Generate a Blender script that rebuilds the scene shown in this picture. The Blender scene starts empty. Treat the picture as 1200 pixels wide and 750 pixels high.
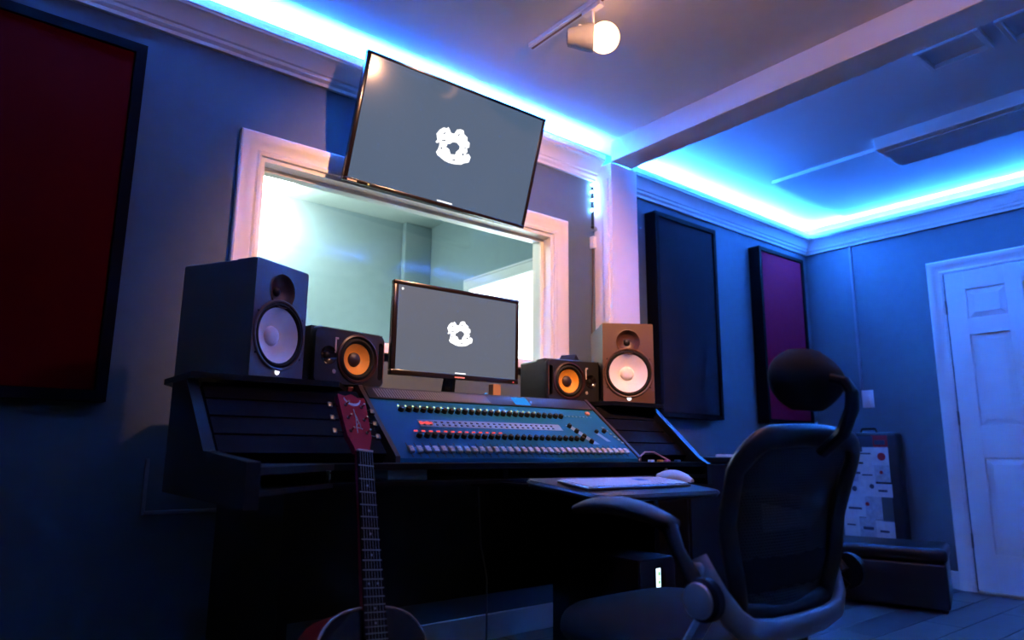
import bpy, bmesh, math, random
from mathutils import Matrix, Vector
random.seed(7)
PI = math.pi
S = bpy.context.scene
COL = S.collection

# ------------------------------------------------------------------ camera, world, exposure
YAW, PITCH, ROLL = math.radians(38.47), math.radians(10.77), math.radians(-.55)
fwd = Vector((math.cos(PITCH)*math.sin(YAW), math.cos(PITCH)*math.cos(YAW), math.sin(PITCH)))
rt = Vector((math.cos(YAW), -math.sin(YAW), 0)); dn = fwd.cross(rt)
r2 = math.cos(ROLL)*rt + math.sin(ROLL)*dn
d2 = -math.sin(ROLL)*rt + math.cos(ROLL)*dn
cd = bpy.data.cameras.new('camera'); cam = bpy.data.objects.new('camera', cd); COL.objects.link(cam)
cd.sensor_width = 36; cd.lens = 801.7/1200*36; cd.clip_start = .02
m3 = Matrix((r2, -d2, -fwd)).transposed()
cam.matrix_world = Matrix.Translation((0, 0, .84)) @ m3.to_4x4()
cd.dof.use_dof = True; cd.dof.focus_distance = 2.3; cd.dof.aperture_fstop = 2.2
S.camera = cam
W = bpy.data.worlds.new('night'); S.world = W; W.use_nodes = True
W.node_tree.nodes['Background'].inputs[0].default_value = (.02, .05, .12, 1)
W.node_tree.nodes['Background'].inputs[1].default_value = .001
S.view_settings.view_transform = 'Standard'
try: S.view_settings.look = 'None'
except Exception: pass
S.view_settings.gamma = 1; S.view_settings.use_curve_mapping = False
S.view_settings.exposure = 4

LED_BLUE = (.024, .185, 1.0)
K = 1/16                                                   # all lights are dim, the exposure lifts them
LED_NEAR, LED_FAR, LED_FRONT = 1700*K, 2200*K, 150*K
WARM = (1.0, .47, .24)
LAMP_SEEN, LAMP_DESK, SPOT_W = 5*K, 95*K, 430*K
BOOTH_GLARE, BOOTH_DAY = 115*K, 10*K

# ------------------------------------------------------------------ materials
MATS = {}
def mat(name, col, rough=.5, metal=0., var=.08, scale=18., bump=0., bscale=120., emit=None, estr=0., spec=.5, coat=0.):
    if name in MATS: return MATS[name]
    m = bpy.data.materials.new(name); m.use_nodes = True; MATS[name] = m
    nt = m.node_tree; N = nt.nodes; L = nt.links
    p = N['Principled BSDF']
    tc = N.new('ShaderNodeTexCoord'); nz = N.new('ShaderNodeTexNoise')
    nz.inputs['Scale'].default_value = scale; nz.inputs['Detail'].default_value = 4
    L.new(tc.outputs['Object'], nz.inputs['Vector'])
    mx = N.new('ShaderNodeMix'); mx.data_type = 'RGBA'
    mx.inputs[6].default_value = (*[c*(1-var) for c in col], 1)
    mx.inputs[7].default_value = (*[min(1, c*(1+var)) for c in col], 1)
    L.new(nz.outputs['Fac'], mx.inputs[0]); L.new(mx.outputs[2], p.inputs['Base Color'])
    p.inputs['Roughness'].default_value = rough; p.inputs['Metallic'].default_value = metal
    p.inputs['Specular IOR Level'].default_value = spec; p.inputs['Coat Weight'].default_value = coat
    if bump:
        n2 = N.new('ShaderNodeTexNoise'); n2.inputs['Scale'].default_value = bscale; n2.inputs['Detail'].default_value = 3
        b = N.new('ShaderNodeBump'); b.inputs['Strength'].default_value = bump; b.inputs['Distance'].default_value = .004
        L.new(tc.outputs['Object'], n2.inputs['Vector']); L.new(n2.outputs['Fac'], b.inputs['Height']); L.new(b.outputs['Normal'], p.inputs['Normal'])
    if emit:
        p.inputs['Emission Color'].default_value = (*emit, 1); p.inputs['Emission Strength'].default_value = estr*K
    return m

wall_m = mat('wall_paint_slate', (.09, .135, .165), .75, bump=.05, bscale=300)
ceil_m = mat('ceiling_paint', (.72, .70, .69), .85, bump=.04, bscale=250, var=.03)
white_m = mat('white_trim_paint', (.78, .77, .76), .42, var=.03)
door_m = mat('white_door_paint', (.76, .77, .78), .45, var=.03)
black_m = mat('black_frame', (.0025, .0025, .003), .7, spec=.08)
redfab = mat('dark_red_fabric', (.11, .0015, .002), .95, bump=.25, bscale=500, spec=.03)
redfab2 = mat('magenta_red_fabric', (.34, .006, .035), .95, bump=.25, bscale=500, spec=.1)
navyfab = mat('charcoal_navy_fabric', (.018, .022, .032), .95, bump=.25, bscale=500, spec=.1)
satin = mat('satin_black_vinyl', (.078, .030, .016), .45, bump=.04, bscale=700, spec=.7)
blackpl = mat('black_plastic', (.005, .005, .006), .45, spec=.25)
gloss = mat('gloss_black_plastic', (.012, .008, .009), .18)
rubber = mat('black_rubber', (.006, .006, .006), .7, spec=.3)
deskm = mat('black_desk_laminate', (.003, .003, .004), .42, bump=.03, bscale=60, spec=.25)
shelfm = mat('dark_red_wood_edge', (.10, .014, .018), .35)
conew = mat('white_paper_cone', (.80, .76, .76), .6, bump=.06, bscale=300)
coney = mat('yellow_kevlar_cone', (.85, .36, .03), .5, bump=.2, bscale=900)
silver = mat('silver_metal', (.55, .56, .58), .32, metal=.9)
alum = mat('silver_painted_plastic', (.42, .43, .45), .4, metal=.25)
chrome = mat('chrome', (.75, .75, .77), .15, metal=1)
mixm = mat('mixer_blue_metal', (.008, .115, .24), .5, spec=.15)
mixl = mat('mixer_pale_strip', (.16, .28, .46), .45)
mixd = mat('mixer_dark_bridge', (.016, .018, .024), .4)
knobm = mat('knob_black_rubber', (.010, .010, .011), .55)
keyw = mat('white_key_plastic', (.80, .81, .84), .45, var=.02)
mousew = mat('white_gloss_plastic', (.82, .83, .85), .2, var=.02)
burg = mat('burgundy_lacquer', (.34, .012, .035), .5, spec=.15)
redlac = mat('red_mahogany_lacquer', (.30, .018, .012), .3, coat=.4)
ebony = mat('ebony_fretboard', (.006, .005, .006), .7, spec=.08)
gtop = mat('black_guitar_top', (.006, .006, .007), .22, coat=.5)
pearl = mat('pearl_inlay', (.55, .60, .72), .3)
leather = mat('black_leather', (.010, .010, .013), .38, bump=.15, bscale=180)
fabric = mat('black_chair_fabric', (.010, .011, .011), .85, bump=.3, bscale=600, spec=.3)
paper = mat('white_paper', (.62, .64, .68), .8)
brown = mat('kraft_cardboard', (.36, .19, .09), .85)
wood = mat('pale_oak', (.45, .33, .22), .5, scale=6)
cablem = mat('grey_cable', (.22, .23, .25), .5)
boothw = mat('booth_wall_teal_grey', (.27, .36, .38), .85, bump=.08, bscale=200)
boothc = mat('booth_ceiling', (.70, .76, .72), .8, var=.03)
plank_ms = [mat('vinyl_plank_%d' % i, c, .45, scale=9, var=.3, bump=.08, bscale=40) for i, c in
            enumerate([(.060, .062, .070), (.075, .074, .080), (.048, .050, .058), (.088, .084, .086)])]

def emis(name, col, s, k=1.):
    if name in MATS: return MATS[name]
    m = bpy.data.materials.new(name); m.use_nodes = True; MATS[name] = m
    nt = m.node_tree; nt.nodes.clear()
    o = nt.nodes.new('ShaderNodeOutputMaterial'); e = nt.nodes.new('ShaderNodeEmission')
    e.inputs[0].default_value = (*col, 1); e.inputs[1].default_value = s*k
    nt.links.new(e.outputs[0], o.inputs[0]); return m
led_near = emis('led_strip_near', LED_BLUE, LED_NEAR)
led_far = emis('led_strip_far', LED_BLUE, LED_FAR)
led_front = emis('led_strip_front', LED_BLUE, LED_FRONT)
led_dot = emis('led_dot_white_blue', (.18, .45, 1.0), 180, K)
bulb_m = emis('warm_bulb', WARM, LAMP_SEEN)
bulb2_m = emis('warm_bulb_desk', WARM, LAMP_DESK)
booth_l = emis('booth_glare', (.86, 1.0, .95), BOOTH_GLARE)
booth_d = emis('booth_daylight', (.86, 1.0, .97), BOOTH_DAY)
logo_w = emis('lit_white', (1, 1, 1), 1.6, K)
badge_w = emis('lit_badge', (.9, .95, 1), 3., K)
led_g = emis('lit_green_white', (.75, 1, .55), 1.5, K)
led_r = emis('lit_red', (1, .10, .12), .9, K)
led_b = emis('lit_blue', (.05, .35, 1), 1.6, K)
led_y = emis('lit_amber', (1, .7, .2), 1.2, K)

def screen_mat(name, col, s, rough):
    return mat(name, (.01, .01, .012), rough, emit=col, estr=s, var=.02, spec=.5)
tv_scr = screen_mat('tv_screen_glow', (.14, .215, .34), .60, .10)
mon_scr = screen_mat('monitor_screen_glow', (.19, .22, .29), .62, .25)

def glass_mat():
    m = bpy.data.materials.new('window_glass'); m.use_nodes = True
    nt = m.node_tree; nt.nodes.clear(); N = nt.nodes; L = nt.links
    o = N.new('ShaderNodeOutputMaterial'); mx = N.new('ShaderNodeMixShader'); t = N.new('ShaderNodeBsdfTransparent'); g = N.new('ShaderNodeBsdfGlossy')
    t.inputs[0].default_value = (.93, .97, .96, 1); g.inputs['Roughness'].default_value = .05
    lw = N.new('ShaderNodeLayerWeight'); pw_ = N.new('ShaderNodeMath'); pw_.operation = 'POWER'; pw_.inputs[1].default_value = 5
    f = N.new('ShaderNodeMapRange'); f.inputs[3].default_value = .045; f.inputs[4].default_value = 1
    L.new(lw.outputs['Facing'], pw_.inputs[0]); L.new(pw_.outputs[0], f.inputs[0])
    nz = N.new('ShaderNodeTexNoise'); nz.inputs['Scale'].default_value = 3
    L.new(f.outputs[0], mx.inputs[0]); L.new(t.outputs[0], mx.inputs[1]); L.new(g.outputs[0], mx.inputs[2]); L.new(mx.outputs[0], o.inputs[0])
    r = N.new('ShaderNodeMapRange'); r.inputs[3].default_value = .03; r.inputs[4].default_value = .10
    L.new(nz.outputs[0], r.inputs[0]); L.new(r.outputs[0], g.inputs['Roughness'])
    return m
glass = glass_mat()

def mesh_fabric():
    m = bpy.data.materials.new('chair_mesh_weave'); m.use_nodes = True
    nt = m.node_tree; N = nt.nodes; L = nt.links
    p = N['Principled BSDF']; p.inputs['Base Color'].default_value = (.012, .013, .015, 1); p.inputs['Roughness'].default_value = .5
    tc = N.new('ShaderNodeTexCoord'); mp = N.new('ShaderNodeMapping'); mp.inputs['Rotation'].default_value = (PI/2, 0, 0)
    br = N.new('ShaderNodeTexBrick'); br.inputs['Scale'].default_value = 1; br.inputs['Mortar Size'].default_value = .0022
    br.inputs['Brick Width'].default_value = .010; br.inputs['Row Height'].default_value = .006; br.inputs['Mortar Smooth'].default_value = .2
    L.new(tc.outputs['Object'], mp.inputs[0]); L.new(mp.outputs[0], br.inputs['Vector'])
    mr = N.new('ShaderNodeMapRange'); mr.inputs[3].default_value = .78; mr.inputs[4].default_value = 1
    L.new(br.outputs['Fac'], mr.inputs[0]); L.new(mr.outputs[0], p.inputs['Alpha'])
    return m
weave = mesh_fabric()

# ------------------------------------------------------------------ builders
class B:
    def __init__(s): s.v = []; s.f = []
    def add(s, vs, fs, M=None):
        o = len(s.v)
        s.v += [tuple(M @ Vector(v)) if M else tuple(v) for v in vs]
        s.f += [tuple(i+o for i in f) for f in fs]; return s
    def box(s, x0, x1, y0, y1, z0, z1, bev=0., seg=2, M=None):
        bm = bmesh.new(); bmesh.ops.create_cube(bm, size=1)
        for v in bm.verts:
            v.co = ((x0+x1)/2+v.co.x*(x1-x0), (y0+y1)/2+v.co.y*(y1-y0), (z0+z1)/2+v.co.z*(z1-z0))
        if bev: bmesh.ops.bevel(bm, geom=bm.edges[:], offset=bev, segments=seg, profile=.5, affect='EDGES')
        bm.verts.ensure_lookup_table(); bm.verts.index_update()
        s.add([v.co.copy() for v in bm.verts], [[v.index for v in f.verts] for f in bm.faces], M); bm.free(); return s
    def lathe(s, prof, n=32, M=None, cap0=True, cap1=True):
        vs = []; fs = []; k = len(prof)
        for r, z in prof:
            for i in range(n):
                a = 2*PI*i/n; vs.append((r*math.cos(a), r*math.sin(a), z))
        for j in range(k-1):
            for i in range(n):
                fs.append((j*n+i, j*n+(i+1) % n, (j+1)*n+(i+1) % n, (j+1)*n+i))
        if cap0: fs.append(tuple(reversed(range(n))))
        if cap1: fs.append(tuple((k-1)*n+i for i in range(n)))
        return s.add(vs, fs, M)
    def rings(s, rings, cap=True, closed=False, M=None):
        n = len(rings[0]); vs = [p for r in rings for p in r]; fs = []
        K = len(rings)
        for j in range(K if closed else K-1):
            a = j*n; b = ((j+1) % K)*n
            for i in range(n): fs.append((a+i, a+(i+1) % n, b+(i+1) % n, b+i))
        if cap and not closed:
            fs.append(tuple(reversed(range(n)))); fs.append(tuple((K-1)*n+i for i in range(n)))
        return s.add(vs, fs, M)
    def tube(s, pts, r, n=8, closed=False, M=None, up=Vector((0, 0, 1))):
        # r: number, (a,b) or list of them; a along side, b along 'up'
        P = [Vector(p) for p in pts]; R = []; K = len(P)
        for i, p in enumerate(P):
            if closed: t = P[(i+1) % K]-P[i-1]
            else: t = P[min(i+1, K-1)]-P[max(i-1, 0)]
            t.normalize(); u = up
            if abs(t.dot(u)) > .97: u = Vector((0, 1, 0)) if abs(up.y) < .9 else Vector((1, 0, 0))
            a = t.cross(u).normalized(); b = a.cross(t).normalized()
            rr = r[i] if isinstance(r, list) else r
            ra, rb = rr if isinstance(rr, tuple) else (rr, rr)
            R.append([p + a*ra*math.cos(2*PI*k/n) + b*rb*math.sin(2*PI*k/n) for k in range(n)])
        return s.rings(R, True, closed, M)
    def sweep(s, prof, path, mp, closed=False):
        # path: 2D points; profile (off to the left of travel, depth); mp(a, b, depth) -> xyz ; mitred
        K = len(path); P = [Vector(p) for p in path]; R = []
        for i in range(K):
            def nrm(a, b): d = (b-a).normalized(); return Vector((-d.y, d.x))
            if closed or 0 < i < K-1:
                n1 = nrm(P[i-1], P[i]); n2 = nrm(P[i], P[(i+1) % K]); n = (n1+n2); n /= max(.2, n.dot(n1))
            elif i == 0: n = nrm(P[0], P[1])
            else: n = nrm(P[-2], P[-1])
            R.append([mp(P[i].x+n.x*o, P[i].y+n.y*o, d) for o, d in prof])
        return s.rings(R, True, closed)
    def prism(s, poly, z0, z1, M=None):
        n = len(poly); vs = [(x, y, z0) for x, y in poly]+[(x, y, z1) for x, y in poly]
        fs = [tuple(reversed(range(n))), tuple(range(n, 2*n))]+[(i, (i+1) % n, n+(i+1) % n, n+i) for i in range(n)]
        return s.add(vs, fs, M)
    def mesh(s, name, m, smooth=True, ang=35):
        me = bpy.data.meshes.new(name); me.from_pydata(s.v, [], s.f); me.validate()
        bm = bmesh.new(); bm.from_mesh(me); bmesh.ops.recalc_face_normals(bm, faces=bm.faces[:]); bm.to_mesh(me); bm.free()
        if m: me.materials.append(m)
        if smooth:
            me.shade_smooth(); me.set_sharp_from_angle(angle=math.radians(ang))
        return me
    def obj(s, name, m, parent=None, label=None, cat=None, group=None, kind=None, loc=None, rot=None, smooth=True, ang=35):
        o = bpy.data.objects.new(name, s.mesh(name, m, smooth, ang)); COL.objects.link(o)
        if parent: o.parent = parent
        if loc: o.location = loc
        if rot: o.rotation_euler = rot
        tag(o, label, cat, group, kind); return o
def tag(o, label=None, cat=None, group=None, kind=None):
    for k, v in (('label', label), ('category', cat), ('group', group), ('kind', kind)):
        if v: o[k] = v
    return o
def empty(name, loc, rot=(0, 0, 0), label=None, cat=None, group=None, kind=None, parent=None):
    o = bpy.data.objects.new(name, None); COL.objects.link(o); o.location = loc; o.rotation_euler = rot; o.empty_display_size = .05
    if parent: o.parent = parent
    return tag(o, label, cat, group, kind)
def again(o, name, parent, loc=None, rot=None):          # another copy that shares mesh data
    c = o.copy(); c.name = name; COL.objects.link(c); c.parent = parent
    if loc is not None: c.location = loc
    if rot is not None: c.rotation_euler = rot
    return c
FRONT = Matrix.Rotation(PI/2, 4, 'X')                     # lathe axis z -> -y (towards the viewer)
def T(x, y, z): return Matrix.Translation((x, y, z))

# ------------------------------------------------------------------ room shell
XL, XR, YF, YB, ZC = -1.05, 5.07, -.22, 2.65, 2.58
YB2 = 2.80                                                 # booth side of the window wall
WX0, WX1, WZ0, WZ1 = .81, 2.385, 1.27, 1.99                # window opening
fl = B().box(XL-.15, XR+.15, YF-.15, YB+.15, -.08, -.012).obj('floor', mat('subfloor', (.03, .03, .03), .8), kind='structure', label='dark grey plank floor of the control room', smooth=False)
pw, pl = .182, 1.22; cache = {}
r = 0; y = YF
while y < YB-.001:
    y1 = min(y+pw, YB); x = XL - (r*.43 % 1)*pl; k = 0
    while x < XR-.001:
        a = max(x, XL); b = min(x+pl, XR)
        if b-a > .02:
            key = (round(b-a, 3), round(y1-y, 3), (r*3+k*5) % 4)
            if key not in cache:
                cache[key] = B().box(0, b-a-.003, 0, y1-y-.003, -.012, 0, .0015, 1).mesh('plank', plank_ms[key[2]], False)
            o = bpy.data.objects.new('plank', cache[key]); COL.objects.link(o); o.parent = fl; o.location = (a, y, 0)
        x += pl; k += 1
    y = y1; r += 1
B().box(XL-.15, XR+.15, YF-.15, YB+.16, ZC, ZC+.1).obj('ceiling', ceil_m, kind='structure', label='plain pale painted ceiling above both halves of the room', smooth=False)
wb = B()
wb.box(XL-.15, WX0, YB, YB2, 0, ZC).box(WX1, XR+.15, YB, YB2, 0, ZC).box(WX0, WX1, YB, YB2, 0, WZ0).box(WX0, WX1, YB, YB2, WZ1, ZC)
wb.obj('wall_back', wall_m, kind='structure', label='slate painted wall with the booth window', smooth=False)
wr = B().box(XR, XR+.15, YF-.15, YB, 0, ZC).obj('wall_right', wall_m, kind='structure', label='slate painted wall with the white door', smooth=False)
B().box(XL-.15, XL, YF-.15, YB, 0, ZC).obj('wall_left', wall_m, kind='structure', label='slate painted end wall of the room', smooth=False)
B().box(XL, XR, YF-.15, YF, 0, ZC).obj('wall_front', wall_m, kind='structure', label='slate painted wall facing the mixing desk', smooth=False)
# beam and post
B().box(2.70, 2.868, YF+.0, 2.508, 2.452, ZC, .004).obj('trim_1', white_m, kind='structure', label='white boxed ceiling beam between the two halves of the room', smooth=False)
pb = empty('trim_2', (2.70, 2.51, 0), kind='structure', label='white square post under the ceiling beam')
B().box(0, .215, .0, .14, 0, 2.452, .004).obj('post_core', white_m, pb, smooth=False)
B().box(-.012, .0, .02, .06, 0, 2.36, .003).obj('corner_strip', white_m, pb)
# crown with LED trough
crown = [(0, 2.372), (.016, 2.372), (.018, 2.385), (.024, 2.390), (.030, 2.396), (.032, 2.408), (.040, 2.412), (.046, 2.424), (.056, 2.440), (.070, 2.454), (.084, 2.464), (.092, 2.466), (.094, 2.474), (.100, 2.478), (.100, 2.506), (.086, 2.506), (.084, 2.478), (.05, 2.450), (0, 2.446)]
flat = lambda a, b, d: (a, b, d)
def crown_run(n, path, label):
    return B().sweep(crown, path, flat).obj('trim_%d' % n, white_m, kind='structure', label=label)
crown_run(3, [(2.70, YB), (XL, YB), (XL, YF), (2.70, YF)], 'white crown moulding with hidden light trough around the desk half')
crown_run(4, [(2.868, YF), (XR, YF), (XR, YB), (2.915, YB)], 'white crown moulding with hidden light trough around the door half')
def strip(path, m, label, z=2.4535):
    prof = [(.012, z), (.026, z), (.026, z+.003), (.012, z+.003)]
    B().sweep(prof, path, flat).obj('led_strip', m, label=label, cat='light strip', group='light strips in the crown troughs')
strip([(2.69, YB), (XL+.11, YB)], led_near, 'blue light strip in the crown above the television')
strip([(XR-.005, YB-.005), (2.93, YB-.005)], led_far, 'blue light strip in the crown above the two far wall panels', 2.508)
strip([(XR-.005, YF+.12), (XR-.005, YB-.005)], led_far, 'blue light strip in the crown above the white door', 2.508)
strip([(XL+.11, YF), (2.69, YF)], led_front, 'blue light strip in the crown of the wall facing the desk', 2.508)
strip([(2.88, YF), (XR-.12, YF)], led_front, 'blue light strip on the facing wall beyond the beam', 2.508)
for pth in ([(XR-.0, YF+.12), (XR-.0, YB), (2.93, YB)], [(XL+.11, YF), (2.69, YF)], [(2.88, YF), (XR-.12, YF)]):
    B().sweep([(0, 2.447), (.03, 2.452), (.03, 2.5075), (0, 2.5075)], pth, flat).obj('trim_%d' % (5 + len([o for o in bpy.data.objects if o.name.startswith('trim_')])), white_m, kind='structure', label='white batten that lifts the light strip above the crown')
# baseboards
B().box(XL, 2.70, YB-.016, YB, 0, .11, .004).obj('baseboard_back', white_m, kind='structure', label='white baseboard under the booth window wall', smooth=False)
B().box(XR-.016, XR, 1.78, YB, 0, .11, .004).obj('baseboard_right', white_m, kind='structure', label='white baseboard beside the door', smooth=False)
# ceiling boards in the far half
B().prism([(3.94, 2.25), (3.94, 1.565), (4.165, 1.565), (4.165, .25), (4.93, .25), (4.93, 2.25)], ZC-.022, ZC).obj('ceiling_panel', ceil_m, label='thin flat board on the ceiling near the crown corner', cat='ceiling panel', smooth=False)
cb = empty('ceiling_light', (3.98, .95, ZC), label='long shallow box fixture on the ceiling beside the flat board', cat='ceiling light')
B().box(-.17, .17, -.62, .60, -.075, 0, .006).obj('housing', ceil_m, cb, smooth=False)
B().box(-.12, .15, -.60, .58, -.082, -.075, .003).obj('diffuser', mat('diffuser_off', (.5, .52, .55), .4), cb, smooth=False)
def hatch(x0, x1, y0, y1, label):
    t = .02
    e = empty('ceiling_vent', (x0, y0, ZC), label=label, cat='ceiling vent', group='square vent frames on the ceiling past the beam')
    w, d = x1-x0, y1-y0
    for a in ((0, w, 0, t), (0, w, d-t, d), (0, t, t, d-t), (w-t, w, t, d-t)):
        B().box(*a, -.03, 0, .003).obj('frame_side', ceil_m, e, smooth=False)
    B().box(t, w-t, t, d-t, -.006, 0).obj('vent_plate', ceil_m, e, smooth=False)
hatch(3.06, 3.27, .80, 1.05, 'shallow raised square frame on the ceiling beside the beam')
hatch(3.06, 3.29, .49, .745, 'shallow raised square frame on the ceiling farther along the beam')

# ------------------------------------------------------------------ window with casing
cas = [(0, 0), (0, .014), (.012, .018), (.020, .014), (.050, .020), (.062, .028), (.082, .030), (.088, .026), (.088, 0)]
wroot = empty('window_1', (0, 0, 0), kind='structure', label='wide white framed window between desk and recording booth')
mpB = lambda a, b, d: (a, YB-d, b)
B().sweep(cas, [(WX0, WZ0), (WX0, WZ1), (WX1, WZ1), (WX1, WZ0)], mpB).obj('casing', white_m, wroot)
B().box(WX0-.10, WX1+.10, YB-.05, YB+.0, WZ0-.03, WZ0, .004).obj('window_sill', white_m, wroot, smooth=False)
stop = [(0, 0), (0, -.15), (-.018, -.15), (-.018, -.085), (-.034, -.085), (-.034, -.06), (-.018, -.06), (-.018, 0)]
B().sweep(stop, [(WX0, WZ0), (WX0, WZ1), (WX1, WZ1), (WX1, WZ0)], mpB, closed=True).obj('jamb', white_m, wroot, smooth=False)
B().box(WX0+.02, WX1-.02, YB+.070, YB+.076, WZ0+.02, WZ1-.02).obj('pane', glass, wroot, smooth=False)

# booth behind the window
BX0, BX1, BY1, BZ = -.3, 2.63, 4.35, 2.50
B().box(BX0, BX1, YB2, BY1, -.08, 0).obj('floor_booth', mat('booth_carpet', (.10, .11, .11), .95), kind='structure', label='booth floor', smooth=False)
B().box(BX0-.1, BX1+.3, YB2, BY1+.1, BZ, BZ+.08).obj('ceiling_booth', boothc, kind='structure', label='pale booth ceiling', smooth=False)
B().box(BX0-.1, BX1+.1, BY1, BY1+.1, 0, BZ).obj('wall_booth_back', boothw, kind='structure', label='teal grey wall at the back of the booth', smooth=False)
B().box(BX0-.1, BX0, YB2, BY1, 0, BZ).obj('wall_booth_left', boothw, kind='structure', label='teal grey side wall of the booth', smooth=False)
DW0, DW1, DZ0, DZ1 = 2.86, 3.84, .85, 2.0
bw = B().box(BX1, BX1+.1, DW1, BY1, 0, BZ).box(BX1, BX1+.1, YB2, DW0, 0, BZ).box(BX1, BX1+.1, DW0, DW1, 0, DZ0).box(BX1, BX1+.1, DW0, DW1, DZ1, BZ)
bw.obj('wall_booth_right', boothw, kind='structure', label='teal grey booth wall with the bright window', smooth=False)
w2 = empty('window_2', (0, 0, 0), kind='structure', label='bright white framed window in the booth side wall')
mpR = lambda a, b, d: (BX1-d, a, b)
B().sweep(cas, [(DW1, DZ0), (DW1, DZ1), (DW0, DZ1), (DW0, DZ0)], lambda a, b, d: (BX1-d, a, b)).obj('casing', white_m, w2)
B().box(BX1+.06, BX1+.066, DW0, DW1, DZ0, DZ1).obj('pane', booth_d, w2, smooth=False)
B().box(2.40, 2.63, BY1-.05, BY1, 0, BZ, .01).obj('acoustic_column', boothw, label='narrow upright absorber column in the booth corner', cat='absorber', smooth=False)
bl = empty('booth_glare_light', (1.30, 4.05, BZ), label='added round light on the booth ceiling standing in for lamp glare', cat='ceiling light')  # made-up fixture, added so the window shows a white glare zone
B().lathe([(.0, 0), (.17, 0), (.17, -.02), (.16, -.025)], 32, cap0=False).obj('base', white_m, bl)
B().lathe([(.155, -.025), (.15, -.05), (.12, -.07), (.06, -.08), (.001, -.082)], 32).obj('diffuser', booth_l, bl)

# ------------------------------------------------------------------ door in the right wall
droot = empty('door_1', (XR, 1.69, 0), kind='structure', label='white six panel door with white casing')
DWd, DH = .765, 2.03
B().sweep(cas, [(0.012, 0), (.012, DH+.005), (-DWd-.012, DH+.005), (-DWd-.012, 0)][::-1], lambda a, b, d: (-d, a, b)).obj('door_casing', white_m, droot)
B().box(-.003, -.0005, -DWd, 0, .018, DH).obj('door_leaf', door_m, droot, smooth=False)
st = [(-.115, 0), (-.4275, -.3375), (-DWd, -.65)]
rails = [(.018, .235), (.82, 1.02), (1.605, 1.71), (1.905, DH)]
for a, b in st: B().box(-.020, -.003, a, b, .018, DH, .003, 2).obj('stile', door_m, droot, smooth=False)
for a, b in rails:
    for y0, y1 in ((-.3375, -.115), (-.65, -.4275)): B().box(-.020, -.003, y0-.001, y1+.001, a, b, .003, 2).obj('rail', door_m, droot, smooth=False)
for za, zb in ((.235, .82), (1.02, 1.605), (1.71, 1.905)):
    for y0, y1 in ((-.3375, -.115), (-.65, -.4275)):
        p = B(); i = .004; j = .040
        R = [[(-.004, y0+i, za+i), (-.004, y1-i, za+i), (-.004, y1-i, zb-i), (-.004, y0+i, zb-i)],
             [(-.0185, y0+j, za+j), (-.0185, y1-j, za+j), (-.0185, y1-j, zb-j), (-.0185, y0+j, zb-j)]]
        p.rings(R).obj('raised_panel', door_m, droot, smooth=False)
for z in (1.80, 1.07, .31):
    hg = B().lathe([(.006, -.045), (.006, .045)], 10, T(-.022, .003, z)).obj('hinge', mat('steel_hinge', (.16, .17, .18), .4, metal=.8), droot)
kn = B().lathe([(.03, 0), (.03, .006), (.011, .01), (.011, .035), (.022, .042), (.028, .055), (.022, .068), (.001, .072)], 20, T(-.020, -.70, .95) @ Matrix.Rotation(-PI/2, 4, 'Y')).obj('knob', silver, droot)
B().box(XR-.05, XR-.0, 1.69-DWd, 1.685, 0.0005, .016, .003).obj('door_threshold', wood, label='pale wooden threshold strip under the white door', cat='threshold')
sw = empty('light_switch', (XR, 2.262, 1.225), label='white light switch plate on the wall beside the chair headrest', cat='light switch')
B().box(-.007, 0, -.04, .04, -.062, .062, .002).obj('plate', white_m, sw)
B().box(-.011, -.007, -.016, .016, -.033, .033, .001).obj('rocker', white_m, sw)
B().box(XR-.018, XR, 2.288, 2.306, 1.30, 2.370, .003).obj('wall_conduit', mat('slate_conduit', (.17, .19, .24), .6), label='thin painted cable conduit running down the wall by the corner', cat='conduit')
B().box(.515, .90, YB-.014, YB, .612, .626, .003).box(.508, .522, YB-.014, YB, .612, .80, .003).obj('wall_conduit', mat('slate_conduit', (.1, .1, .1)), label='low painted cable conduit bent along the wall behind the desk', cat='conduit')

# ------------------------------------------------------------------ acoustic panels
def panel(cx, y, cz, w, h, d, fab, label, t=.028):
    e = empty('sound_absorber', (cx, y, cz), label=label, cat='acoustic panel')
    prof = [(0, 0), (0, d), (-t, d), (-t, 0)]
    B().sweep(prof, [(-w/2, -h/2), (-w/2, h/2), (w/2, h/2), (w/2, -h/2)], lambda a, b, q: (a, -q, b), closed=True).obj('frame', black_m, e, smooth=False)
    B().box(-w/2+t, w/2-t, -d+.008, -.002, -h/2+t, h/2-t, .006).obj('fabric_face', fab, e)
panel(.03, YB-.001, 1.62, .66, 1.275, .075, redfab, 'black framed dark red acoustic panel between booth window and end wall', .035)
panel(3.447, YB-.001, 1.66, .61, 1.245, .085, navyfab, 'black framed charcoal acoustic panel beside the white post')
panel(4.565, YB-.001, 1.66, .60, 1.245, .085, redfab2, 'black framed magenta red acoustic panel near the corner')

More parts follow.
